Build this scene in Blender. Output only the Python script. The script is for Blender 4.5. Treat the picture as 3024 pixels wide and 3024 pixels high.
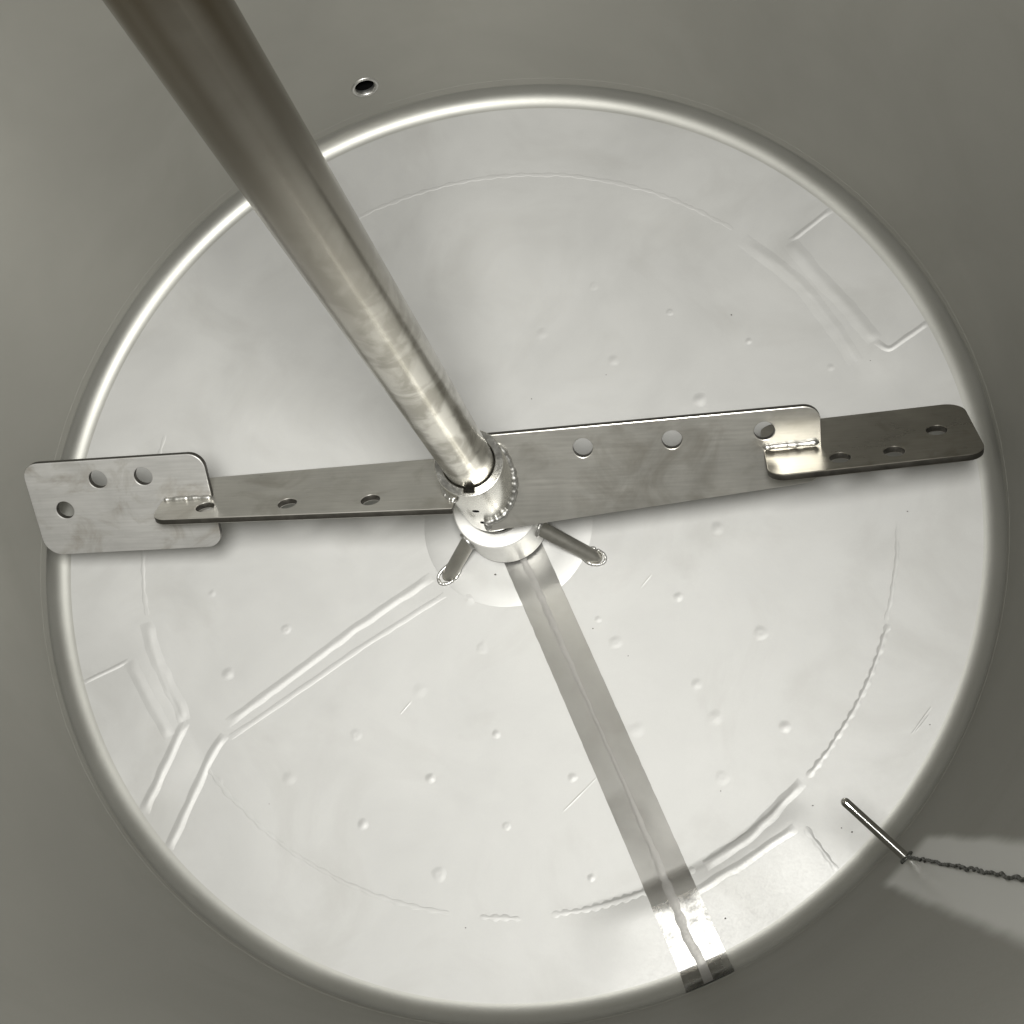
import bpy, bmesh, math, random
from mathutils import Vector, Matrix, noise
random.seed(7)
PI = math.pi
for o in list(bpy.data.objects):
    bpy.data.objects.remove(o)
SC = bpy.context.scene
COL = SC.collection

# ------------------------------------------------------------------ camera
RV = Vector((-0.27172, 0.16598, -0.00017))
CAM = Vector((0.26845, -0.41564, 1.47682))
cam_d = bpy.data.cameras.new("camera")
cam_d.sensor_width = 36.0
cam_d.lens = 36.0 * 3650.94 / 3024.0
cam_d.clip_start = 0.02
cam_d.clip_end = 50
cam = bpy.data.objects.new("camera", cam_d)
COL.objects.link(cam)
RM = Matrix.Rotation(RV.length, 3, RV.normalized()) @ Matrix(((1, 0, 0), (0, -1, 0), (0, 0, -1)))   # world -> camera rows
rx, ry, rz = RM[0], -RM[1], -RM[2]
cam.matrix_world = Matrix(((rx[0], ry[0], rz[0], CAM[0]), (rx[1], ry[1], rz[1], CAM[1]),
                           (rx[2], ry[2], rz[2], CAM[2]), (0, 0, 0, 1)))
SC.camera = cam

# ------------------------------------------------------------------ light
world = bpy.data.worlds.new("World")
SC.world = world
world.use_nodes = True
bg = world.node_tree.nodes["Background"]
bg.inputs[0].default_value = (0.9, 0.95, 1.0, 1)
bg.inputs[1].default_value = 0.02

LX, LY, LZ = 0.26, -0.38, 1.86          # the open manhole over the camera
ld = bpy.data.lights.new("manhole_light", 'AREA')
ld.shape = 'DISK'
ld.size = 0.42
ld.energy = 38.0
ld.spread = math.radians(125)
ld.color = (1.0, 0.99, 0.955)
lo = bpy.data.objects.new("manhole_light", ld)
lo.location = (LX, LY, LZ)
lo.rotation_euler = (Vector((-0.52, 0.34, 0.44)) - Vector((LX, LY, LZ))).to_track_quat('-Z', 'Y').to_euler()
COL.objects.link(lo)

SC.view_settings.view_transform = 'Standard'
SC.view_settings.look = 'None'
SC.view_settings.exposure = 0.0
SC.view_settings.gamma = 1.0
SC.render.engine = 'CYCLES'
SC.cycles.max_bounces = 16
SC.cycles.glossy_bounces = 14
SC.cycles.diffuse_bounces = 6
SC.cycles.sample_clamp_indirect = 6.0
SC.cycles.blur_glossy = 0.6
SC.cycles.use_denoising = True

# ------------------------------------------------------------------ materials
def steel(name, base=(0.6, 0.585, 0.54), r0=0.4, r1=0.5, vscale=6.0, vamt=0.12, bump=0.05, bscale=300.0,
          stretch=None, stain=0.0, stain_lo=0.54, stain_hi=0.72, stain_col=(0.25, 0.22, 0.17), stain_scale=9.0, wave=0.0, wave_scale=5.0,
          seed=0.0, metal=1.0, spec=0.5, fine=0.03, sdetail=7, zmask=None, tint=None, streak=0.0):
    m = bpy.data.materials.new(name)
    m.use_nodes = True
    nt = m.node_tree
    N, L = nt.nodes, nt.links
    b = N["Principled BSDF"]
    b.inputs["Metallic"].default_value = metal
    b.inputs["Specular IOR Level"].default_value = spec
    tc = N.new("ShaderNodeTexCoord")
    mp = N.new("ShaderNodeMapping")
    mp.inputs["Location"].default_value = (seed * 3.1, seed * 1.7, seed)
    L.new(tc.outputs["Object"], mp.inputs["Vector"])
    def nz(scale, detail=6, rough=0.6, vec=None, dist=0.0):
        n = N.new("ShaderNodeTexNoise")
        n.inputs["Scale"].default_value = scale
        n.inputs["Detail"].default_value = detail
        n.inputs["Roughness"].default_value = rough
        n.inputs["Distortion"].default_value = dist
        L.new(vec or mp.outputs["Vector"], n.inputs["Vector"])
        return n
    def ramp(src, a, c, lo_, hi_):
        r = N.new("ShaderNodeMapRange")
        r.inputs["From Min"].default_value = a
        r.inputs["From Max"].default_value = c
        r.inputs["To Min"].default_value = lo_
        r.inputs["To Max"].default_value = hi_
        L.new(src, r.inputs["Value"])
        return r.outputs["Result"]
    svec = mp.outputs["Vector"]
    if stretch:
        m2 = N.new("ShaderNodeMapping")
        m2.inputs["Scale"].default_value = stretch
        L.new(tc.outputs["Object"], m2.inputs["Vector"])
        svec = m2.outputs["Vector"]
    n1 = nz(vscale, 8, 0.62, None, 0.4)
    n2 = nz(bscale, 3, 0.5, svec)
    # colour: base varied by clouds
    val = ramp(n1.outputs["Fac"], 0.3, 0.7, 1.0 - vamt, 1.0 + vamt)
    mul = N.new("ShaderNodeMix"); mul.data_type = 'RGBA'; mul.blend_type = 'MULTIPLY'
    mul.inputs["Factor"].default_value = 1.0
    mul.inputs["A"].default_value = (*base, 1)
    cmb = N.new("ShaderNodeCombineColor")
    for k in range(3):
        L.new(val, cmb.inputs[k])
    L.new(cmb.outputs[0], mul.inputs["B"])
    colout = mul.outputs["Result"]
    rough = ramp(n1.outputs["Fac"], 0.3, 0.7, r0, r1)
    if streak:      # brushed grain
        m3 = N.new("ShaderNodeMix"); m3.data_type = 'RGBA'; m3.blend_type = 'MULTIPLY'
        m3.inputs["Factor"].default_value = 1.0
        L.new(colout, m3.inputs["A"])
        sv = ramp(n2.outputs["Fac"], 0.3, 0.7, 1 - streak, 1 + streak)
        c3 = N.new("ShaderNodeCombineColor")
        for k in range(3):
            L.new(sv, c3.inputs[k])
        L.new(c3.outputs[0], m3.inputs["B"])
        colout = m3.outputs["Result"]
    if stain > 0:
        n3 = nz(stain_scale, sdetail, 0.6, None, 0.9)
        f = ramp(n3.outputs["Fac"], stain_lo, stain_hi, 0.0, stain)
        if zmask:
            sx_ = N.new("ShaderNodeSeparateXYZ")
            L.new(tc.outputs["Object"], sx_.inputs[0])
            mm = N.new("ShaderNodeMath"); mm.operation = 'MULTIPLY'
            L.new(f, mm.inputs[0])
            L.new(ramp(sx_.outputs[2], zmask[0], zmask[1], 0.12, 1.0), mm.inputs[1])
            f = mm.outputs[0]
        mx = N.new("ShaderNodeMix"); mx.data_type = 'RGBA'
        L.new(f, mx.inputs["Factor"])
        L.new(colout, mx.inputs["A"])
        mx.inputs["B"].default_value = (*stain_col, 1)
        colout = mx.outputs["Result"]
    if tint:        # shade painted in as a streaky brown tint towards one end of the bar
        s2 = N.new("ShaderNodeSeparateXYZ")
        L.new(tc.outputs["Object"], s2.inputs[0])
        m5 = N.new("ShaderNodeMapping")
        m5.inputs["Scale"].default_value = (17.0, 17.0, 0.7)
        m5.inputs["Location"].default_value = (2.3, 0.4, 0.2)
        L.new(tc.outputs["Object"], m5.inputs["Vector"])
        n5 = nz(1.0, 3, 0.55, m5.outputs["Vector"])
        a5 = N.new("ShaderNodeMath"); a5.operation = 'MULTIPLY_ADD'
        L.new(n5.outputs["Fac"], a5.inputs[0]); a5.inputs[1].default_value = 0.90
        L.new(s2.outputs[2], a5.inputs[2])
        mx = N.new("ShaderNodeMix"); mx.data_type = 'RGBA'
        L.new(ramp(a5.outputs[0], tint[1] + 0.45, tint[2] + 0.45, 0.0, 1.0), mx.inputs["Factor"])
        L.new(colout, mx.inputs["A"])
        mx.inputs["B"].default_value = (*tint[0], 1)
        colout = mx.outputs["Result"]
    # streaks in roughness
    ad = N.new("ShaderNodeMath"); ad.operation = 'ADD'
    L.new(rough, ad.inputs[0])
    L.new(ramp(n2.outputs["Fac"], 0.3, 0.7, -fine, fine), ad.inputs[1])
    L.new(colout, b.inputs["Base Color"])
    L.new(ad.outputs[0], b.inputs["Roughness"])
    bp = N.new("ShaderNodeBump")
    bp.inputs["Strength"].default_value = bump
    bp.inputs["Distance"].default_value = 0.001
    L.new(n2.outputs["Fac"], bp.inputs["Height"])
    out = bp.outputs["Normal"]
    if wave > 0:
        n4 = nz(wave_scale, 3, 0.5)
        b2 = N.new("ShaderNodeBump")
        b2.inputs["Strength"].default_value = 1.0
        b2.inputs["Distance"].default_value = wave
        L.new(n4.outputs["Fac"], b2.inputs["Height"])
        L.new(out, b2.inputs["Normal"])
        out = b2.outputs["Normal"]
    L.new(out, b.inputs["Normal"])
    return m

BASE = (0.60, 0.585, 0.535)
M = {
    'floor': steel('pickled_steel_floor', (0.374, 0.373, 0.362), 0.47, 0.55, 5.0, 0.06, 0.02, 500, wave=0.0010, wave_scale=4.5, metal=0.52, stain=0.30, stain_lo=0.50, stain_hi=0.72, stain_col=(0.25, 0.245, 0.225), stain_scale=5.5, sdetail=6),
    'knuckle': steel('knuckle_steel', (0.33, 0.328, 0.305), 0.44, 0.52, 5.0, 0.035, 0.02, 500, metal=0.92),
    'wall': steel('pickled_steel_wall', (0.208, 0.205, 0.183), 0.6, 0.7, 3.0, 0.07, 0.02, 500, wave=0.0008, wave_scale=3.0, seed=3, metal=0.0, spec=0.2, stain=0.30, stain_lo=0.48, stain_hi=0.75, stain_col=(0.15, 0.147, 0.125), stain_scale=3.2, sdetail=5),
    'strip': steel('ground_weld_strip', (0.175, 0.173, 0.163), 0.28, 0.36, 14.0, 0.09, 0.02, 260, seed=5, wave=0.0002, wave_scale=9, fine=0.01),
    'strip_end': steel('polished_strip_end', (0.29, 0.288, 0.275), 0.17, 0.34, 45.0, 0.14, 0.02, 260, seed=25, wave=0.0003, wave_scale=40, fine=0.01),
    'seam': steel('weld_seam', (0.19, 0.186, 0.175), 0.44, 0.52, 60.0, 0.08, 0.06, 260, seed=6, metal=0.6),
    'wallband': steel('ground_wall_band', (0.66, 0.65, 0.60), 0.30, 0.36, 8.0, 0.06, 0.05, 200, seed=8),
    'darkseam': steel('tarnished_wall_weld', (0.09, 0.092, 0.083), 0.45, 0.6, 120.0, 0.35, 0.5, 400, seed=9),
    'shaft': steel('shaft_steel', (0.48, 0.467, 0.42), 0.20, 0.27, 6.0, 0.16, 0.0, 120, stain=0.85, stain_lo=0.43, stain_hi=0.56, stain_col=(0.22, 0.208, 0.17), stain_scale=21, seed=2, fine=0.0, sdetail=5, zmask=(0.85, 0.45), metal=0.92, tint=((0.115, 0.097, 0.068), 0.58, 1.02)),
    'ring': steel('ring_steel', (0.74, 0.735, 0.71), 0.40, 0.48, 25.0, 0.07, 0.05, 300, seed=4, metal=0.6),
    'hub': steel('turned_hub_steel', (0.70, 0.69, 0.65), 0.22, 0.30, 25.0, 0.07, 0.05, 300, seed=4),
    'plate': steel('mill_plate', (0.48, 0.47, 0.435), 0.28, 0.36, 12.0, 0.10, 0.015, 120, fine=0.012, stretch=(0.12, 3, 3), streak=0.065, stain=0.6, stain_lo=0.50, stain_hi=0.70, stain_col=(0.30, 0.28, 0.24), stain_scale=15, seed=11, metal=0.8),
    'tip': steel('mill_plate_tip', (0.42, 0.415, 0.40), 0.30, 0.38, 14.0, 0.10, 0.015, 120, fine=0.012, stretch=(0.12, 3, 3), streak=0.065, stain=0.75, stain_lo=0.50, stain_hi=0.68, stain_col=(0.25, 0.23, 0.195), stain_scale=19, seed=13, metal=0.6),
    'tip_dark': steel('dark_tip_plate', (0.30, 0.285, 0.25), 0.26, 0.33, 14.0, 0.15, 0.015, 120, fine=0.012, stretch=(0.12, 3, 3), streak=0.065, stain=0.5, stain_col=(0.15, 0.135, 0.105), stain_scale=20, seed=21, metal=0.9),  # darker, browner steel for the right tip plate
    'bead': steel('bright_weld_bead', (0.50, 0.495, 0.475), 0.36, 0.46, 120.0, 0.12, 0.1, 400, seed=14),
    'rod': steel('leg_rod_steel', (0.38, 0.37, 0.335), 0.42, 0.52, 30.0, 0.12, 0.1, 300, stain=0.3, stain_scale=60, seed=15),
    'probe': steel('polished_probe', (0.62, 0.61, 0.59), 0.04, 0.07, 30.0, 0.02, 0.01, 300, seed=16),
    'dark': steel('dark_cavity', (0.003, 0.003, 0.003), 0.9, 0.95, 30.0, 0.1, 0.02, 300, metal=0.0, spec=0.03),
    'edge': steel('dark_cut_edge', (0.085, 0.08, 0.07), 0.40, 0.52, 40.0, 0.25, 0.1, 300, seed=31, metal=0.9),
    'speck': steel('dark_grit', (0.10, 0.095, 0.085), 0.7, 0.9, 300.0, 0.3, 0.1, 500, metal=0.0),
    'roof': steel('tank_roof_steel', (0.16, 0.158, 0.15), 0.45, 0.55, 4.0, 0.06, 0.05, 300, seed=17),
}

# ------------------------------------------------------------------ helpers
def link(name, bm, mat, parent=None, smooth=True, angle=None):
    me = bpy.data.meshes.new(name)
    bm.normal_update()
    bm.to_mesh(me)
    bm.free()
    return link_mesh(name, me, mat, parent, smooth, angle)

def link_mesh(name, me, mat, parent=None, smooth=True, angle=None):
    me.materials.clear()
    me.materials.append(mat)
    if smooth:
        for p in me.polygons:
            p.use_smooth = True
        if angle:
            me.set_sharp_from_angle(angle=math.radians(angle))
    o = bpy.data.objects.new(name, me)
    COL.objects.link(o)
    if parent:
        o.parent = parent
        o.matrix_parent_inverse = parent.matrix_world.inverted()
    return o

def thing(name, label, cat, loc=(0, 0, 0)):
    o = bpy.data.objects.new(name, None)
    o.location = loc
    o.empty_display_size = 0.1
    COL.objects.link(o)
    o.matrix_world = Matrix.Translation(loc)
    o['label'] = label
    o['category'] = cat
    return o

def lathe(profile, seg=96, cx=0.0, cy=0.0, closed=False):
    bm = bmesh.new()
    rings = []
    for r, z in profile:
        if r < 1e-6:
            rings.append([bm.verts.new((cx, cy, z))])
        else:
            rings.append([bm.verts.new((cx + r * math.cos(2 * PI * k / seg), cy + r * math.sin(2 * PI * k / seg), z)) for k in range(seg)])
    pairs = list(zip(rings[:-1], rings[1:]))
    if closed:
        pairs.append((rings[-1], rings[0]))
    for a, b in pairs:
        for k in range(seg):
            k2 = (k + 1) % seg
            if len(a) == 1 and len(b) == 1:
                continue
            if len(a) == 1:
                bm.faces.new((a[0], b[k2], b[k]))
            elif len(b) == 1:
                bm.faces.new((a[k], a[k2], b[0]))
            else:
                bm.faces.new((a[k], a[k2], b[k2], b[k]))
    bmesh.ops.recalc_face_normals(bm, faces=bm.faces[:])
    return bm

def tube(path, radius, seg=12, caps=True, up=None):
    """swept round section; radius is a number or a function of the index"""
    bm = bmesh.new()
    n = len(path)
    P = [Vector(p) for p in path]
    rings = []
    ref = Vector(up) if up else Vector((0.123, 0.456, 0.88))
    for i in range(n):
        t = (P[min(i + 1, n - 1)] - P[max(i - 1, 0)]).normalized()
        a = (ref - t * ref.dot(t)).normalized()
        b = t.cross(a)
        r = radius(i) if callable(radius) else radius
        rings.append([bm.verts.new(P[i] + a * r * math.cos(2 * PI * k / seg) + b * r * math.sin(2 * PI * k / seg)) for k in range(seg)])
    for A, B in zip(rings[:-1], rings[1:]):
        for k in range(seg):
            k2 = (k + 1) % seg
            bm.faces.new((A[k], A[k2], B[k2], B[k]))
    if caps:
        bm.faces.new(rings[0][::-1])
        bm.faces.new(rings[-1])
    bmesh.ops.recalc_face_normals(bm, faces=bm.faces[:])
    return bm

def bead_tube(path, r, ripple=0.22, pitch=0.0045, seg=10, jitter=0.1, seed=0):
    """a weld bead: rounded ripples one after another along the path"""
    P = [Vector(p) for p in path]
    L = [0.0]
    for a, b in zip(P[:-1], P[1:]):
        L.append(L[-1] + (b - a).length)
    tot = L[-1]
    n = max(8, int(tot / pitch * 5))
    rnd = random.Random(seed)
    q, rr = [], []
    j = 0
    nw = int(tot / pitch) + 2
    amp = [1 + rnd.uniform(-jitter, jitter) * 1.6 for _ in range(nw + 1)]
    off = [Vector((rnd.uniform(-1, 1), rnd.uniform(-1, 1), rnd.uniform(-.5, .5))) * r * jitter * 1.2 for _ in range(nw + 1)]
    for i in range(n + 1):
        s = tot * i / n
        while j < len(L) - 2 and L[j + 1] < s:
            j += 1
        t = (s - L[j]) / max(1e-9, L[j + 1] - L[j])
        c = s / pitch
        k = min(nw - 1, int(c))
        f = c - k
        e = min(1.0, min(s, tot - s) / (r * 1.3) + 0.25)
        q.append(P[j].lerp(P[j + 1], t) + off[k] * (1 - f) + off[k + 1] * f)
        nz_ = 0.30 * noise.noise(Vector((s / (r * 2.6), seed * 3.7, 0.5))) + 0.16 * noise.noise(Vector((s / (r * 0.9), seed * 1.3, 7.5)))
        rr.append(r * (1 + nz_) * (1 - 0.5 * ripple * (0.5 + 0.5 * math.cos(2 * PI * f))) * e)
    return tube(q, lambda i: rr[i], seg)

# ------------------------------------------------------------------ the tank
R = 0.60          # wall radius
RF = 0.5787       # where the knuckle begins
DISH = 0.056
PADR = 0.1115
SLO = 0.140                   # three flatter raised pads near the rim, over the tank's feet
def smooth(x, a, b):
    t = max(0.0, min(1.0, (x - a) / (b - a)))
    return t * t * (3 - 2 * t)
PADS = [(-75.0, -45.8, 1.0), (22.0, 43.2, 0.40), (201.5, 219.5, 0.40)]
def fz(r, az=None):
    r = min(r, RF)
    z = -DISH * (1 - (r / RF) ** 2)
    if az is not None and r > 0.484:
        a = math.degrees(az)
        w = 0.0
        for a0, a1, k in PADS:
            q = (a - a0) % 360.0
            if q > 180.0 + (a1 - a0) / 2:
                q -= 360.0
            w = max(w, k * smooth(q, -5.0, 4.0) * (1 - smooth(q, a1 - a0 - 2.5, a1 - a0 + 2.5)))
        if w:
            z += w * smooth(r, 0.472, 0.515) * max(0.0, -(RF - r) * SLO - z)
    return z
def surf(x, y):
    """height of the floor's top, centre pad included"""
    r = math.hypot(x, y)
    z = fz(r, math.atan2(y, x))
    if r < PADR:
        z += 0.0004 * min(1.0, (PADR - r) / 0.002)
    return z
def floor_pt(x, y, h=0.0):
    return Vector((x, y, surf(x, y) + h))

floor = None
prof = [(0.0, fz(0))] + [(RF * k / 140, fz(RF * k / 140)) for k in range(1, 141)]
bm = lathe(prof, 360)
for v in bm.verts:
    v.co.z = fz(math.hypot(v.co.x, v.co.y), math.atan2(v.co.y, v.co.x))
floor = link('tank_floor', bm, M['floor'])
floor['kind'] = 'structure'
floor['label'] = 'shallow dished pale stainless steel floor of the tank under the mixer'

# knuckle: from the dish's slope up to the vertical wall
HK = 0.0245
def knuckle_profile(off=0.0, n=16):
    s0 = math.atan(2 * DISH / RF) * 0.9
    p0 = Vector((RF, 0.0)); p3 = Vector((R, HK))
    p1 = p0 + Vector((math.cos(s0), math.sin(s0))) * 0.0125
    p2 = p3 + Vector((0, -1)) * 0.0125
    out = []
    for i in range(n + 1):
        t = i / n
        p = p0 * (1 - t) ** 3 + p1 * 3 * t * (1 - t) ** 2 + p2 * 3 * t * t * (1 - t) + p3 * t ** 3
        d = (p1 - p0) * 3 * (1 - t) ** 2 + (p2 - p1) * 6 * t * (1 - t) + (p3 - p2) * 3 * t * t
        nn = Vector((-d.y, d.x)).normalized()
        p = p + nn * off
        out.append((p.x, p.y))
    return out
kn = link('knuckle', lathe(knuckle_profile(), 240), M['knuckle'], floor)

# wall with a round port cut through it
PAZ, PZ, PR = math.radians(107.81), 0.0873, 0.0136
ROOFZ = 1.66
def cyl(az, z, r=R):
    return Vector((r * math.cos(az), r * math.sin(az), z))
wb = bmesh.new()
dA = 0.022 / R
zs = [HK, HK + 0.012, PZ - 0.022, PZ + 0.022, 0.16, 0.3, 0.5, 0.8, 1.1, 1.4, ROOFZ]
NA = 160
azs = [PAZ - dA + (2 * PI - 2 * dA) * 0 , PAZ + dA]
azs = [PAZ - dA] + [PAZ + dA + (2 * PI - 2 * dA) * k / NA for k in range(NA)]
grid = [[wb.verts.new(cyl(a, z)) for a in azs] for z in zs]
for i in range(len(zs) - 1):
    for k in range(len(azs)):
        k2 = (k + 1) % len(azs)
        if i == 2 and k == 0:
            continue
        wb.faces.new((grid[i][k], grid[i][k2], grid[i + 1][k2], grid[i + 1][k]))
c00, c10, c11, c01 = grid[2][0], grid[2][1], grid[3][1], grid[3][0]
NS = 32
inner = [wb.verts.new(cyl(PAZ + PR / R * math.cos(2 * PI * k / NS), PZ + PR * math.sin(2 * PI * k / NS))) for k in range(NS)]
corn = {4: c11, 12: c01, 20: c00, 28: c10}
keys = sorted(corn)
for a in range(4):
    i0, i1 = keys[a], keys[(a + 1) % 4]
    cnt = 8
    for k in range(cnt):
        ii, jj = inner[(i0 + k) % NS], inner[(i0 + k + 1) % NS]
        if k < 4:
            wb.faces.new((corn[i0], jj, ii))
        else:
            wb.faces.new((corn[i1], jj, ii))
    wb.faces.new((corn[i0], corn[i1], inner[(i0 + 4) % NS]))
bmesh.ops.recalc_face_normals(wb, faces=wb.faces[:])
wall = link('tank_wall', wb, M['wall'])
wall['kind'] = 'structure'
wall['label'] = 'grey cylindrical stainless steel wall of the tank round the floor'

# roof with the manhole the picture was taken through
rb = bmesh.new()
MH = 0.205
NR = 96
o_ = [rb.verts.new((R * math.cos(2 * PI * k / NR), R * math.sin(2 * PI * k / NR), ROOFZ)) for k in range(NR)]
i_ = []
ux, uy = 0.23, -0.345
for k in range(NR):
    a = 2 * PI * k / NR
    i_.append(rb.verts.new((ux + MH * math.cos(a), uy + MH * math.sin(a), ROOFZ)))
for k in range(NR):
    k2 = (k + 1) % NR
    rb.faces.new((o_[k], o_[k2], i_[k2], i_[k]))
roof = link('tank_roof', rb, M['roof'])
roof['kind'] = 'structure'
roof['label'] = 'steel roof of the tank with an open manhole'

# wall seam that runs round just above the knuckle
pts = [cyl(2 * PI * k / 240, HK + 0.013 + 0.0004 * math.sin(k * 1.7), R + 0.0004) for k in range(241)]
link('weld_seam', tube(pts, 0.0007, 8), M['wall'], wall)

# --- ground band and tarnished weld on the wall, above the probe
def wall_band(az_of, half, z0, z1, name, mat, off, n=40, na=10, jag=0.0, round_=0.0):
    bm = bmesh.new()
    rows = []
    for i in range(n + 1):
        z = z0 + (z1 - z0) * i / n
        a0 = az_of(z)
        h = half(z) if callable(half) else half
        row = []
        for k in range(na + 1):
            f = -1 + 2 * k / na
            j = jag * noise.noise(Vector((z * 40, f * 3, 1.3))) if abs(f) == 1 else 0
            row.append(bm.verts.new(cyl(a0 + (h * f + j) / R, z, R - off - round_ * (1 - f * f))))
        rows.append(row)
    for A, B in zip(rows[:-1], rows[1:]):
        for k in range(na):
            bm.faces.new((A[k + 1], A[k], B[k], B[k + 1]))
    return link(name, bm, mat, wall)
def band_material():
    nt = M['wall'].node_tree
    N, L = nt.nodes, nt.links
    b = N["Principled BSDF"]
    tc = N.new("ShaderNodeTexCoord")
    sp = N.new("ShaderNodeSeparateXYZ")
    L.new(tc.outputs["Object"], sp.inputs[0])
    def mth(op, x, y=None, z=None):
        n = N.new("ShaderNodeMath"); n.operation = op
        for i, q in enumerate((x, y, z)):
            if q is None: continue
            if isinstance(q, (int, float)): n.inputs[i].default_value = q
            else: L.new(q, n.inputs[i])
        return n.outputs[0]
    def sstep(x, a, c):
        n = N.new("ShaderNodeMapRange"); n.interpolation_type = 'SMOOTHSTEP'
        n.inputs["From Min"].default_value = a; n.inputs["From Max"].default_value = c
        L.new(x, n.inputs["Value"])
        return n.outputs["Result"]
    nz = N.new("ShaderNodeTexNoise"); nz.inputs["Scale"].default_value = 14; nz.inputs["Detail"].default_value = 4
    L.new(tc.outputs["Object"], nz.inputs["Vector"])
    az = mth('MULTIPLY', mth('ARCTAN2', sp.outputs[1], sp.outputs[0]), 180 / PI)
    ctr = mth('MULTIPLY_ADD', sp.outputs[2], -3.3, -43.4 + 3.3 * 0.235)
    d = mth('ADD', mth('ABSOLUTE', mth('SUBTRACT', az, ctr)), mth('MULTIPLY', mth('SUBTRACT', nz.outputs["Fac"], 0.5), 0.7))
    lat = mth('SUBTRACT', 1.0, sstep(d, 2.35, 3.45))
    zz = mth('ADD', sp.outputs[2], mth('MULTIPLY', mth('SUBTRACT', nz.outputs["Fac"], 0.5), 0.03))
    m = mth('MULTIPLY', lat, sstep(zz, 0.19, 0.28))
    for sock, val in (("Base Color", (0.37, 0.37, 0.345, 1)), ("Roughness", 0.34)):
        src = b.inputs[sock].links[0].from_socket
        mx = N.new("ShaderNodeMix"); mx.data_type = 'RGBA' if sock == "Base Color" else 'FLOAT'
        L.new(m, mx.inputs[0])
        ia, ib = (mx.inputs[6], mx.inputs[7]) if sock == "Base Color" else (mx.inputs[2], mx.inputs[3])
        L.new(src, ia); ib.default_value = val
        L.new(mx.outputs[2] if sock == "Base Color" else mx.outputs[0], b.inputs[sock])
BAZ = lambda z: math.radians(-43.1 - 3.3 * (z - 0.235))
band_material()
pts = [cyl(BAZ(z) + 0.0014 * noise.noise(Vector((z * 30, 0, 5))), z, R - 0.0012) for z in [0.232 + 0.004 * k for k in range(200)]]
link('weld_bead', bead_tube(pts, 0.0012, 0.4, 0.006, 8, 0.8, 3), M['darkseam'], wall)

# ------------------------------------------------------------------ floor relief
def ridge(name, path, width, height, mat=None, parent=None, flat=0.0, step=0.004, wob=0.0, chain=0.0, pitch=0.011, seed=0, taper=0.012, lift=0.00012, na=10):
    """a low rounded (flat = 0) or plateau (flat -> 1) ridge that lies on the dished floor"""
    height *= 0.40
    P = [Vector((x, y, 0)) for x, y in path]
    L = [0.0]
    for a, b in zip(P[:-1], P[1:]):
        L.append(L[-1] + (b - a).length)
    tot = L[-1]
    n = max(6, int(tot / step))
    bm = bmesh.new()
    rows = []
    j = 0
    for i in range(n + 1):
        s = tot * i / n
        while j < len(L) - 2 and L[j + 1] < s:
            j += 1
        t = (s - L[j]) / max(1e-9, L[j + 1] - L[j])
        c = P[j].lerp(P[j + 1], t)
        # softened direction
        e = 0.012
        def at(q):
            q = max(0, min(tot, q)); k = 0
            while k < len(L) - 2 and L[k + 1] < q:
                k += 1
            return P[k].lerp(P[k + 1], (q - L[k]) / max(1e-9, L[k + 1] - L[k]))
        c = (at(s - e * .5) + at(s) * 2 + at(s + e * .5)) / 4
        d = (at(s + e) - at(s - e)).normalized()
        nn = Vector((-d.y, d.x, 0))
        w = width * (1 + wob * noise.noise(Vector((s * 60, seed, 0.3))))
        h = height
        if chain:
            f = (s / pitch) % 1.0
            w *= 1 - chain * (1 - abs(math.sin(PI * f)))
            h *= 1 - 0.6 * chain * (1 - abs(math.sin(PI * f)))
        c = c + nn * wob * width * 0.5 * noise.noise(Vector((s * 45, seed + 4.2, 0.9)))
        tp = min(1.0, min(s, tot - s) / taper) if taper else 1
        tp = tp * tp * (3 - 2 * tp)
        row = []
        for k in range(na + 1):
            f = -1 + 2 * k / na
            g = abs(f)
            if flat == -1:
                q = (g - 0.55) / 0.45 if g > 0.55 else min(1.0, (0.55 - g) / 0.12)
            elif flat:
                q = 0 if g <= flat else (g - flat) / (1 - flat)
            else:
                q = g
            pr = 0.5 + 0.5 * math.cos(PI * q)
            p = c + nn * f * w * 0.5
            row.append(bm.verts.new(floor_pt(p.x, p.y, lift * (1 if g < 1 else 0.2) + h * pr * tp)))
        rows.append(row)
    for A, B in zip(rows[:-1], rows[1:]):
        for k in range(na):
            bm.faces.new((A[k], A[k + 1], B[k + 1], B[k]))
    bmesh.ops.recalc_face_normals(bm, faces=bm.faces[:])
    if bm.faces and sum(f.normal.z for f in bm.faces) < 0:
        bmesh.ops.reverse_faces(bm, faces=bm.faces[:])
    return link(name, bm, mat or M['floor'], parent or floor)

# centre pad
bm = lathe([(0.0, fz(0) + 0.0004), (0.04, fz(0.04) + 0.0004), (0.08, fz(0.08) + 0.0004), (PADR - 0.002, fz(PADR - 0.002) + 0.0004), (PADR, fz(PADR) - 0.0002)], 96)
pad = link('centre_pad', bm, M['floor'], floor)

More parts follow.
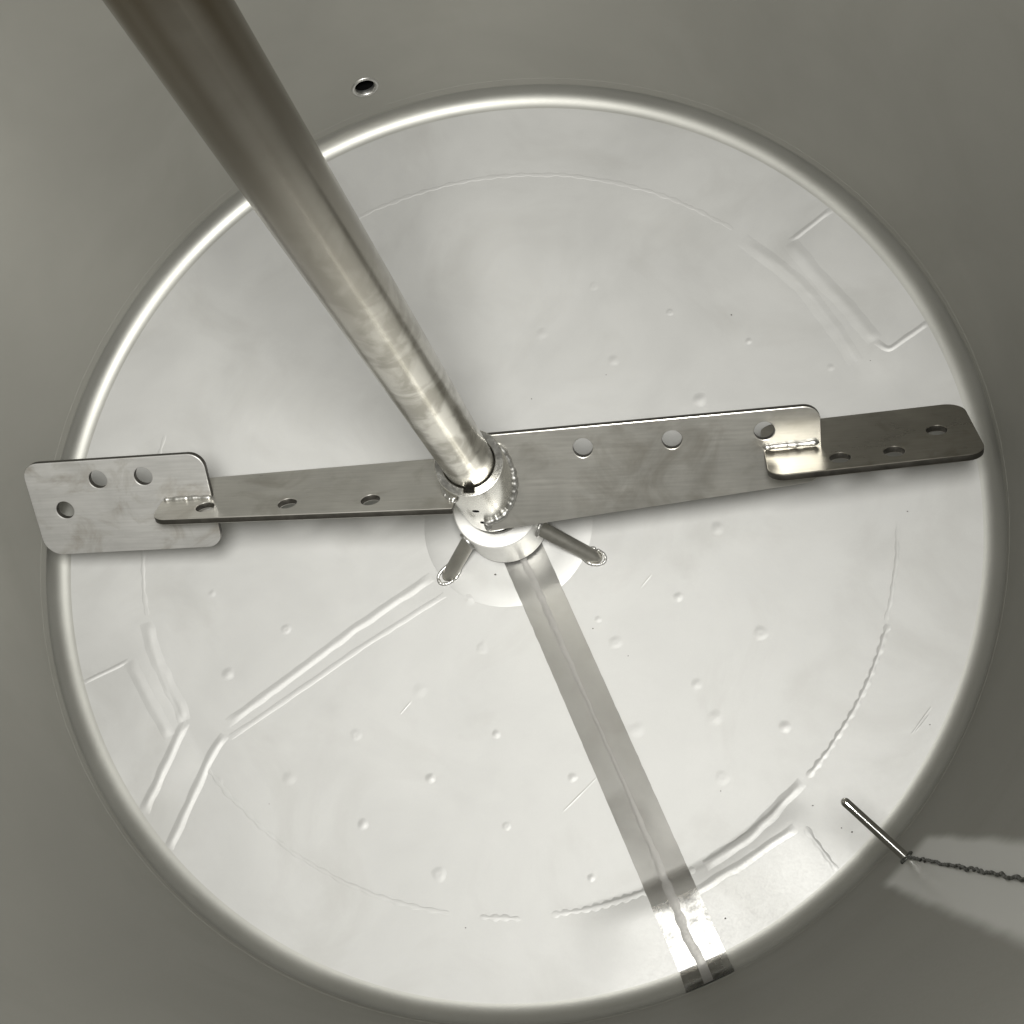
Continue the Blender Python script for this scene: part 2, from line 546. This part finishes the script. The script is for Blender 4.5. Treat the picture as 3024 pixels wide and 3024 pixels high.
# pressed spoke from the left foot out to the fork, then its branches
ridge('pressed_channel', [(-0.0971, -0.0690), (-0.1952, -0.1384), (-0.3500, -0.2640)], 0.013, 0.0011, wob=0.15, seed=1, taper=0.02)
ridge('pressed_channel', [(-0.0790, -0.0930), (-0.1845, -0.1623), (-0.3438, -0.2812)], 0.008, 0.00035, wob=0.15, seed=31, taper=0.02)
ridge('weld_bead', [(-0.350, -0.277), (-0.3640, -0.300), (-0.4018, -0.4186)], 0.013, 0.0014, wob=0.15, seed=2)
ridge('weld_bead', [(-0.4700, -0.1329), (-0.4491, -0.1836), (-0.4125, -0.2420), (-0.4027, -0.2621)], 0.017, 0.0016, wob=0.2, seed=3)
ridge('weld_bead', [(-0.4027, -0.2621), (-0.4392, -0.3759)], 0.014, 0.0015, wob=0.2, seed=4)
ridge('weld_bead', [(-0.4840, -0.1844), (-0.4546, -0.2311), (-0.4187, -0.2826)], 0.016, 0.0014, wob=0.1, seed=5)
ridge('weld_bead', [(-0.5393, -0.2153), (-0.4840, -0.1844)], 0.006, 0.0007, wob=0.2, seed=6)
# raised patch at the upper right
ridge('weld_bead', [(0.4247, 0.3958), (0.3693, 0.3591)], 0.008, 0.0010, wob=0.2, seed=7)
ridge('weld_bead', [(0.3693, 0.3591), (0.3975, 0.3160), (0.4400, 0.2600), (0.4700, 0.2140)], 0.020, 0.0013, wob=0.1, seed=8)
ridge('weld_bead', [(0.3093, 0.3688), (0.3500, 0.3320), (0.3822, 0.2993), (0.4257, 0.2288), (0.4454, 0.1877)], 0.020, 0.0013, wob=0.1, seed=9, taper=0.03)
ridge('weld_bead', [(0.4700, 0.2140), (0.4835, 0.2004), (0.5360, 0.2343)], 0.008, 0.0010, wob=0.2, seed=10)
# lower right welds
ridge('weld_bead', [(0.3596, -0.3261), (0.3250, -0.3610), (0.2922, -0.3936), (0.2650, -0.4110), (0.2450, -0.4230)], 0.014, 0.0019, wob=0.25, seed=11)
ridge('weld_bead', [(0.3500, -0.3780), (0.2915, -0.4175), (0.2237, -0.4582), (0.1902, -0.4805)], 0.011, 0.0013, wob=0.2, seed=12)
ridge('weld_bead', [(0.3589, -0.3764), (0.3760, -0.4020), (0.3924, -0.4261)], 0.008, 0.0012, wob=0.3, chain=0.6, pitch=0.016, seed=13)
def arc(a0, a1, r, n=40):
    return [(r * math.cos(math.radians(a0 + (a1 - a0) * k / n)), r * math.sin(math.radians(a0 + (a1 - a0) * k / n))) for k in range(n + 1)]
ridge('weld_bead', arc(-41.5, -17, 0.4865), 0.0085, 0.0013, wob=0.3, chain=0.6, pitch=0.014, seed=14)
ridge('weld_bead', arc(-17, -2, 0.4835), 0.006, 0.0006, wob=0.3, chain=0.6, pitch=0.017, seed=15, taper=0.04)
ridge('weld_bead', arc(-82, -61, 0.4865), 0.009, 0.0006, wob=0.4, chain=0.7, pitch=0.012, seed=16, taper=0.02)
ridge('weld_bead', arc(-92, -86, 0.4875), 0.008, 0.0006, wob=0.5, chain=0.7, pitch=0.013, seed=17)
ridge('weld_bead', arc(-140, -96, 0.4865), 0.006, 0.00022, wob=0.5, chain=0.6, pitch=0.02, seed=18, taper=0.03)
ridge('weld_bead', arc(-195, -165, 0.4855), 0.006, 0.00035, wob=0.4, chain=0.5, pitch=0.02, seed=19, taper=0.03)
ridge('weld_bead', arc(52, 118, 0.4860), 0.006, 0.00011, wob=0.5, chain=0.6, pitch=0.02, seed=20, taper=0.04)

# spot welds of the jacket: low pimples
BUMPS = [(1753, 845), (1600, 986), (1812, 1064), (1978, 922), (2211, 1007), (2453, 1085), (845, 1858), (627, 1752), (673, 1990),
         (1052, 2171), (1241, 2039), (853, 2298), (647, 2309), (1271, 2298), (1465, 2168), (1424, 1913), (1384, 1773),
         (1767, 1828), (1818, 1897), (2003, 1763), (2057, 2020), (2247, 1870), (1691, 2296), (2318, 2146), (2133, 2296),
         (1880, 2154), (1072, 2434), (1496, 2440), (1746, 2593), (1938, 2437), (1296, 2582), (2112, 2118), (2118, 1560),
         (1790, 1414), (2066, 1180)]
def ray_floor(px, py):
    d = Vector(((px - 1512) / 3650.94, (py - 1512) / 3650.94, 1.0))
    w = RM.transposed() @ d
    z = -0.03
    for _ in range(25):
        p = CAM + w * ((z - CAM.z) / w.z)
        z = fz(math.hypot(p.x, p.y), math.atan2(p.y, p.x))
    return p
bump_src = {}
for k, (px, py) in enumerate(BUMPS):
    c = ray_floor(px, py)
    if abs(Vector((c.x - 0.022, c.y + 0.042)).dot(Vector((0.9107, 0.4131)))) < 0.038 and c.y < 0:
        continue
    rad = random.uniform(0.0050, 0.0110)
    h = random.uniform(0.00018, 0.00055)
    bm = bmesh.new()
    rings = []
    for j in range(6):
        q = j / 5
        ring = []
        for s in range(16):
            a = 2 * PI * s / 16
            rr = rad * q * (1 + 0.18 * noise.noise(Vector((k * 3.3, math.cos(a), math.sin(a)))))
            x, y = c.x + rr * math.cos(a), c.y + rr * math.sin(a)
            pr = (1 - q * q) ** 2
            if k % 3 == 0:
                pr = pr - 0.55 * math.exp(-(q * 3.2) ** 2)
            ring.append(bm.verts.new(floor_pt(x, y, 0.00004 + h * pr)))
            if j == 0:
                break
        rings.append(ring)
    for A, B in zip(rings[:-1], rings[1:]):
        for s in range(16):
            s2 = (s + 1) % 16
            if len(A) == 1:
                bm.faces.new((A[0], B[s], B[s2]))
            else:
                bm.faces.new((A[s], B[s], B[s2], A[s2]))
    link('spot_weld', bm, M['floor'], floor)

# ground strip along the radial seam, carried over the knuckle and up the wall
S0 = Vector((0.022, -0.042)); S1 = Vector((0.2405, -0.5236))
SD = (S1 - S0).normalized(); SN = Vector((-SD.y, SD.x))
def FK(k, na):
    if na == 6:
        return -1 + 2 * k / na
    return -1 if k == 0 else (1 if k == na else -0.985 + 1.97 * (k - 1) / (na - 2))
def strip_mesh(half0, half1, off, name, mat, s0=0.0, s1=None, centre=None, jag=0.0006, na=12, crown=0.0, up_wall=0.0, step=0.006):
    tot = (S1 - S0).length
    bm = bmesh.new()
    rows = []
    s1 = s1 if s1 is not None else tot + 0.004
    n = int((s1 - s0) / step)
    for i in range(n + 1):
        s = s0 + (s1 - s0) * i / n
        t = s / tot
        row = []
        for k in range(na + 1):
            f = FK(k, na)
            h0 = half0(s) if callable(half0) else half0 + (half1 - half0) * t
            cc = centre(s) if centre else 0
            j = jag * noise.noise(Vector((s * 90, f * 7, off * 1e4))) if abs(f) == 1 else 0
            p = S0 + SD * s + SN * (cc + h0 * f + j)
            r = p.length
            if r > RF:
                p = p * (RF / r)
            e_ = max(0.0, min(1.0, (r - 0.5085) / 0.002)) * max(0.0, (RF - r) / (RF - 0.511))
            v = floor_pt(p.x, p.y, off + crown * (1 - f * f) + 0.0 * e_)
            row.append(bm.verts.new(v))
        rows.append(row)
    for pr_r, pr_z in (knuckle_profile(off)[1:] if up_wall else []):
        row = []
        for k in range(na + 1):
            f = FK(k, na)
            h0 = half0(s1) if callable(half0) else half1
            cc = centre(s1) if centre else 0
            p = S0 + SD * s1 + SN * (cc + h0 * f)
            a = math.atan2(p.y, p.x)
            row.append(bm.verts.new((pr_r * math.cos(a), pr_r * math.sin(a), pr_z)))
        rows.append(row)
    if up_wall:
        base = [math.atan2(v.co.y, v.co.x) for v in rows[-1]]
        for i in range(1, 13):
            z = HK + up_wall * i / 12
            rows.append([bm.verts.new(cyl(a, z, R - off)) for a in base])
    for A, B in zip(rows[:-1], rows[1:]):
        for k in range(na):
            bm.faces.new((A[k], A[k + 1], B[k + 1], B[k]))
    bmesh.ops.recalc_face_normals(bm, faces=bm.faces[:])
    if sum(f.normal.z for f in bm.faces) < 0:
        bmesh.ops.reverse_faces(bm, faces=bm.faces[:])
    return link(name, bm, mat, floor)
strip_mesh(0.0275, 0.0282, 0.0008, 'polished_strip', M['strip'], s0=-0.01, s1=0.4575)
strip_mesh(0.0281, 0.0282, 0.0008, 'polished_strip', M['strip_end'], s0=0.4575, up_wall=0.004, step=0.002)
SEAMPTS = [(0.0235, -0.0528), (0.0419, -0.0903), (0.0779, -0.1699), (0.119, -0.2587), (0.1554, -0.3377), (0.1903, -0.4158), (0.2139, -0.4718), (0.226, -0.5028), (0.2407, -0.5266)]
SEAMC = [((Vector(p) - S0).dot(SD), (Vector(p) - S0).dot(SN)) for p in SEAMPTS]
def seam_c(s):
    if s <= SEAMC[0][0]: return SEAMC[0][1]
    for (a, u), (b, v) in zip(SEAMC[:-1], SEAMC[1:]):
        if s <= b:
            return u + (v - u) * (s - a) / (b - a)
    return SEAMC[-1][1]
def seam_h(s):
    h = 0.0042 if s < 0.1 else (0.0042 - 0.0022 * min(1, (s - 0.1) / 0.12) if s < 0.3 else 0.0020 + 0.0032 * min(1, (s - 0.3) / 0.15))
    return h * (1 + 0.22 * noise.noise(Vector((s * 75, 2.2, 0))) + 0.12 * math.sin(s * 330))
strip_mesh(seam_h, 0, 0.0012, 'weld_seam', M['seam'], s0=0.0, centre=lambda s: seam_c(s) + 0.001 * noise.noise(Vector((s * 55, 7, 7))), jag=0.0007, na=6, crown=0.0003, up_wall=0.0001)

# scratches left from the grinding
for k, (a, b) in enumerate((((1662, 2397), (1778, 2281)), ((2690, 2170), (2752, 2085)), ((2700, 2165), (2745, 2110)), ((1890, 1738), (1925, 1695)), ((1180, 2110), (1215, 2070)))):
    p, q = ray_floor(*a), ray_floor(*b)
    ridge('scratch', [(p.x, p.y), (q.x, q.y)], 0.0020, 0.0005, wob=0.3, seed=60 + k, taper=0.02, na=4)

# dark grit on the floor
SPECKS = [(1463, 1697), (2680, 1510), (1751, 1856), (2142, 2712), (1855, 1937), (1375, 2740), (2128, 2336), (795, 2374), (668, 2707),
          (278, 2137), (2400, 2379), (2485, 2445), (2516, 2457), (2690, 2470), (2746, 2140), (2160, 930), (2570, 1065), (1790, 1107), (1570, 1178)]
sb = bmesh.new()
for k, (px, py) in enumerate(SPECKS):
    c = ray_floor(px, py)
    rr = 0.0017 if k == 0 else random.uniform(0.0007, 0.0012)
    mat_ = Matrix.Translation(floor_pt(c.x, c.y, rr * 0.25)) @ Matrix.Diagonal((1, random.uniform(.6, 1), .5, 1))
    bmesh.ops.create_icosphere(sb, subdivisions=1, radius=rr, matrix=mat_)
grit = link('grit', sb, M['speck'])
grit['kind'] = 'stuff'
grit['label'] = 'few dark specks of grit lying on the pale tank floor'

# ------------------------------------------------------------------ port and probe
port = thing('wall_port', 'round black port with a bright rim low in the far wall left of centre', 'port', cyl(PAZ, PZ))
def port_frame(u, v, w):
    """u along the wall, v up, w outward"""
    return cyl(PAZ + u / R, PZ + v, R + w)
def port_ring(prof, seg=40):
    bm = bmesh.new()
    rings = [[bm.verts.new(port_frame(r * math.cos(2 * PI * k / seg), r * math.sin(2 * PI * k / seg), w)) for k in range(seg)] for r, w in prof]
    for A, B in zip(rings[:-1], rings[1:]):
        for k in range(seg):
            k2 = (k + 1) % seg
            bm.faces.new((A[k], A[k2], B[k2], B[k]))
    return bm, rings
bm, rg = port_ring([(0.0190, 0.0006), (0.0180, -0.0012), (0.0165, -0.0018), (0.0150, -0.0014), (0.0138, 0.0004), (0.0136, 0.006)])
bmesh.ops.recalc_face_normals(bm, faces=bm.faces[:])
link('rim', bm, M['bead'], port)
bm, rg = port_ring([(0.0136, 0.006), (0.0136, 0.12)])
bm.faces.new(rg[-1])
bmesh.ops.recalc_face_normals(bm, faces=bm.faces[:])
link('bore', bm, M['dark'], port)

PA = math.radians(-43.2); PZZ = 0.230
rdir = Vector((-math.cos(PA), -math.sin(PA), 0))
w0 = cyl(PA, PZZ)
probe = thing('probe_rod', 'thin shiny round-ended rod sticking out of the wall at lower right', 'probe', w0)
PL, PRB = 0.0735, 0.0046
path = [w0 - rdir * 0.004] + [w0 + rdir * PL * k / 10 for k in range(1, 11)]
rr = [PRB] * 11
for k in range(1, 7):
    a = PI / 2 * k / 6
    path.append(w0 + rdir * (PL + PRB * math.sin(a)))
    rr.append(max(0.0003, PRB * math.cos(a)))
link('rod', tube(path, lambda i: rr[i], 24), M['probe'], probe, True, 50)
ring = [w0 + rdir * 0.001 + Vector((-rdir.y, rdir.x, 0)) * 0.0055 * math.cos(2 * PI * k / 24) + Vector((0, 0, 1)) * 0.0055 * math.sin(2 * PI * k / 24) for k in range(25)]
link('weld_bead', bead_tube(ring, 0.0024, 0.3, 0.005, 8, 0.25, 4), M['darkseam'], probe)

# ------------------------------------------------------------------ bearing stand
stand = thing('bearing_stand', 'round steel bearing ring on short rod legs under the mixer hub', 'bearing stand', (0, 0, fz(0)))
RT, RBt, RO_, RI_ = 0.031, -0.046, 0.0545, 0.0330
bm = lathe([(RI_, RBt), (RO_ - 0.001, RBt), (RO_, RBt + 0.001), (RO_, RT - 0.0012), (RO_ - 0.0012, RT), (RI_ + 0.004, RT), (RI_, RT - 0.004)], 96, closed=True)
link('bearing_ring', bm, M['ring'], stand, True, 35)
FEET = [(1305, 1715), (1780, 1654)]
LEGS = []
for px, py in FEET:
    c = ray_floor(px, py)
    LEGS.append((c.x, c.y))
LEGS.append((0.095 * math.cos(math.radians(100)), 0.095 * math.sin(math.radians(100))))
for k, (x, y) in enumerate(LEGS):
    L_ = math.hypot(x, y)
    x, y = x * (L_ - 0.013) / L_, y * (L_ - 0.013) / L_
    L_ -= 0.013
    d = Vector((x / L_, y / L_, 0))
    a = d * (RO_ - 0.004) + Vector((0, 0, 0.000))
    e = Vector((x, y, fz(L_) - 0.002))
    e = e + (e - a).normalized() * 0.022
    path = [a.lerp(e, t / 10) for t in range(11)]
    leg = link('leg', tube(path, 0.0096, 20), M['rod'], stand, True, 50)
    ax = (e - a).normalized()
    ring = []
    sx, sy = Vector((-d.y, d.x, 0)), d
    for q in range(29):
        t = 2 * PI * q / 28
        p = Vector((x, y, 0)) + sx * 0.0104 * math.cos(t) + sy * (0.0165 * math.sin(t))
        ring.append(floor_pt(p.x, p.y, 0.0012))
    link('weld_bead', bead_tube(ring, 0.0022, 0.10, 0.0045, 10, 0.2, 20 + k), M['bead'], leg)
    ring = []
    for q in range(25):
        t = 2 * PI * q / 24
        w_ = d * (RO_ + 0.0012) + Vector((0, 0, -0.001)) + sx * 0.0104 * math.cos(t) + Vector((0, 0, 1)) * 0.0110 * math.sin(t)
        ring.append(w_)
    link('weld_bead', bead_tube(ring, 0.0026, 0.12, 0.0045, 10, 0.16, 30 + k), M['bead'], leg)

# ------------------------------------------------------------------ agitator
ag = thing('agitator', 'steel mixer with a long slanting-looking shaft, hub and two drilled blade arms', 'mixer', (0, 0, 0.02))
RS, RH, HB, HT = 0.0283, 0.0392, 0.052, 0.205
bm = lathe([(0, -0.03), (RS, -0.03)] + [(RS, -0.03 + 1.95 * k / 24) for k in range(1, 25)] + [(0, 1.92)], 96)
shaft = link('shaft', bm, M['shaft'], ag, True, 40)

def curve_plate(outer, holes, depth, bevel, name):
    cu = bpy.data.curves.new(name, 'CURVE')
    cu.dimensions = '2D'
    cu.fill_mode = 'BOTH'
    cu.extrude = depth / 2 - bevel
    cu.bevel_depth = bevel
    cu.bevel_resolution = 1
    for poly in [outer] + holes:
        sp = cu.splines.new('POLY')
        sp.points.add(len(poly) - 1)
        for pt_, (x, y) in zip(sp.points, poly):
            pt_.co = (x, y, 0, 1)
        sp.use_cyclic_u = True
    ob = bpy.data.objects.new(name, cu)
    COL.objects.link(ob)
    dg = bpy.context.evaluated_depsgraph_get()
    me = bpy.data.meshes.new_from_object(ob.evaluated_get(dg))
    bpy.data.objects.remove(ob)
    return me

# hub: collar with a keyway in its bore
kz = Vector(((1384 - 1512) / 3650.94, (1447 - 1512) / 3650.94, 1.0))
kw = RM.transposed() @ kz
kp = CAM + kw * ((HT - CAM.z) / kw.z)
KA = math.atan2(kp.y, kp.x)
bore = []
NBO = 90
RB = RS + 0.0022
kw_half = 0.0068
for k in range(NBO + 1):
    a0 = KA + math.asin(kw_half / RB)
    a = a0 + (2 * PI - 2 * math.asin(kw_half / RB)) * k / NBO
    bore.append((RB * math.cos(a), RB * math.sin(a)))
ck, sk = math.cos(KA), math.sin(KA)
for u, v in ((RB + 0.0052, -kw_half), (RB + 0.0052, kw_half)):
    bore.append((u * ck - v * sk, u * sk + v * ck))
me = curve_plate([((RH - 0.001) * math.cos(2 * PI * k / 120), (RH - 0.001) * math.sin(2 * PI * k / 120)) for k in range(120)], [bore], HT - HB, 0.001, 'hub')
for v in me.vertices:
    v.co.z += (HT + HB) / 2
hub = link_mesh('hub', me, M['hub'], ag, True, 35)
# dark bottom of the keyway and bore gap
bm = lathe([(RS - 0.001, HT - 0.03), (RH - 0.003, HT - 0.03)], 64)
link('bore_shadow_gap', bm, M['dark'], hub) if False else bm.free()
def hub_pt(px, py):
    d = RM.transposed() @ Vector(((px - 1512) / 3650.94, (py - 1512) / 3650.94, 1.0))
    a = d.x ** 2 + d.y ** 2
    bq = 2 * (CAM.x * d.x + CAM.y * d.y)
    c = CAM.x ** 2 + CAM.y ** 2 - RH ** 2
    t = (-bq - math.sqrt(max(0, bq * bq - 4 * a * c))) / (2 * a)
    return CAM + d * t
for px, py in ((1405, 1510), (1428, 1544)):
    p = hub_pt(px, py)
    n_ = Vector((p.x, p.y, 0)).normalized()
    link('set_screw_hole', tube([p - n_ * 0.004, p + n_ * 0.0003], 0.0040, 20), M['dark'], hub, False)

# ---- blade plates (fitted from the photograph's edges)
B = [0.1406, 0.0666, 0.0029, 0.7502, 0.7319, 0.0488, -0.0547, 0.0564, -0.0634, 0.3851, 0.3239, 0.5506, -0.0295, 0.0041, 0.0129, 0.0006, -0.0209, -0.0006, -0.0421, 0.0278, 0.0051, -0.0278, -0.3909, -1.0697]
def bpt(side, kind, u, v, w=0.0):
    zb, phi, s, al, be = B[:5]
    ang = phi + (0 if side == 'R' else PI + B[12])
    d = Vector((math.cos(ang), math.sin(ang), 0)); n = Vector((-d.y, d.x, 0))
    zz = zb + (B[13] if side == 'L' else 0)
    ic, oc = (14, 18) if side == 'R' else (16, 20)
    Z = Vector((0, 0, 1))
    if kind == 'I':
        v = v * (1 + (B[22] if v > 0 else B[23]) * (u - 0.22)) + B[ic] * (u - 0.22)
        A = al + B[ic + 1]
        wv = n * math.cos(A) + Z * math.sin(A)
        nn = -n * math.sin(A) + Z * math.cos(A)
    else:
        v = v + B[oc] * (u - 0.35)
        A = be + B[oc + 1]
        wv = -n * math.cos(A) + Z * math.sin(A)
        nn = n * math.sin(A) + Z * math.cos(A)
    return Vector((0, 0, zz)) + n * s + d * u + wv * v + nn * w
def rrect(u0, u1, v0, v1, rad, n=8):
    out = []
    for (cu_, cv, a0, r_) in ((u1, v1, 0, rad[0]), (u0, v1, PI / 2, rad[1]), (u0, v0, PI, rad[2]), (u1, v0, 1.5 * PI, rad[3])):
        sx = -1 if cu_ == u1 else 1
        sy = -1 if cv == v1 else 1
        for k in range(n + 1):
            a = a0 + PI / 2 * k / n
            out.append((cu_ + sx * r_ + r_ * math.cos(a), cv + sy * r_ + r_ * math.sin(a)))
    # densify straight runs so that the taper bends nothing
    return out
def circle(u, v, r, n=36):
    return [(u + r * math.cos(2 * PI * k / n), v + r * math.sin(2 * PI * k / n)) for k in range(n)]
T = 0.0082
HR = 0.0122
def plate(side, kind, name, mat):
    if kind == 'I':
        ol = rrect(-0.002 if side == 'R' else 0.024, B[9], B[6], B[5], (0.018, 0.0005, 0.003, 0.018))
        hs = [circle(u, v, HR) for u, v in ((0.1229, 0.0246), (0.2231, 0.0240), (0.3247, 0.0238))]
    else:
        ol = rrect(B[10], B[11], B[8], B[7], (0.019, 0.018, 0.018, 0.021))
        hs = [circle(u, v, HR) for u, v in ((0.4015, 0.0327), (0.4590, 0.0322), (0.5113, -0.0050))]
    me = curve_plate(ol, hs, T, 0.0009, name)
    ei = [i for i, p_ in enumerate(me.polygons) if abs(p_.normal.z) < 0.35]
    for v in me.vertices:
        v.co = bpt(side, kind, v.co.x, v.co.y, v.co.z - T / 2)
    me.update()
    o = link_mesh(name, me, mat, ag, True, 30)
    me.materials.append(M['edge'])
    for i in ei:
        me.polygons[i].material_index = 1
    return o
for side in ('R', 'L'):
    inner_ = plate(side, 'I', 'blade', M['plate'])
    outer_ = plate(side, 'O', 'tip_blade', M['tip_dark' if side == 'R' else 'tip'])
    inner_['label'] = 'broad drilled blade right of the hub' if side == 'R' else 'drilled blade left of the hub, seen edge-on'
    outer_['label'] = 'dark crossed tip plate at the right end' if side == 'R' else 'broad pale crossed tip plate at the left end'
    # weld along the cross
    pts = [bpt(side, 'I', u, 0.0035, 0.0015) for u in [B[10] - 0.002 + (B[9] - B[10]) * k / 30 for k in range(31)]]
    link('weld_bead', bead_tube(pts, 0.0032, 0.08, 0.0060, 10, 0.12, 40 if side == 'R' else 41), M['bead'], outer_)
    # weld round the hub on the upper face and on the lower face
    for w_ in (0.0008,):
        pts = []
        for k in range(41):
            v = B[6] + (B[5] * 0.80 - B[6]) * k / 40
            lo_, hi_ = (0.0 if side == 'R' else 0.024), 0.08
            for _ in range(40):
                m_ = (lo_ + hi_) / 2
                p = bpt(side, 'I', m_, v, w_)
                if math.hypot(p.x, p.y) < RH + 0.001:
                    lo_ = m_
                else:
                    hi_ = m_
            pts.append(bpt(side, 'I', hi_, v, w_))
        link('weld_bead', bead_tube(pts, 0.0042, 0.12, 0.0055, 10, 0.16, 50 + int(w_ * 1e4) + (side == 'R')), M['bead'], hub)
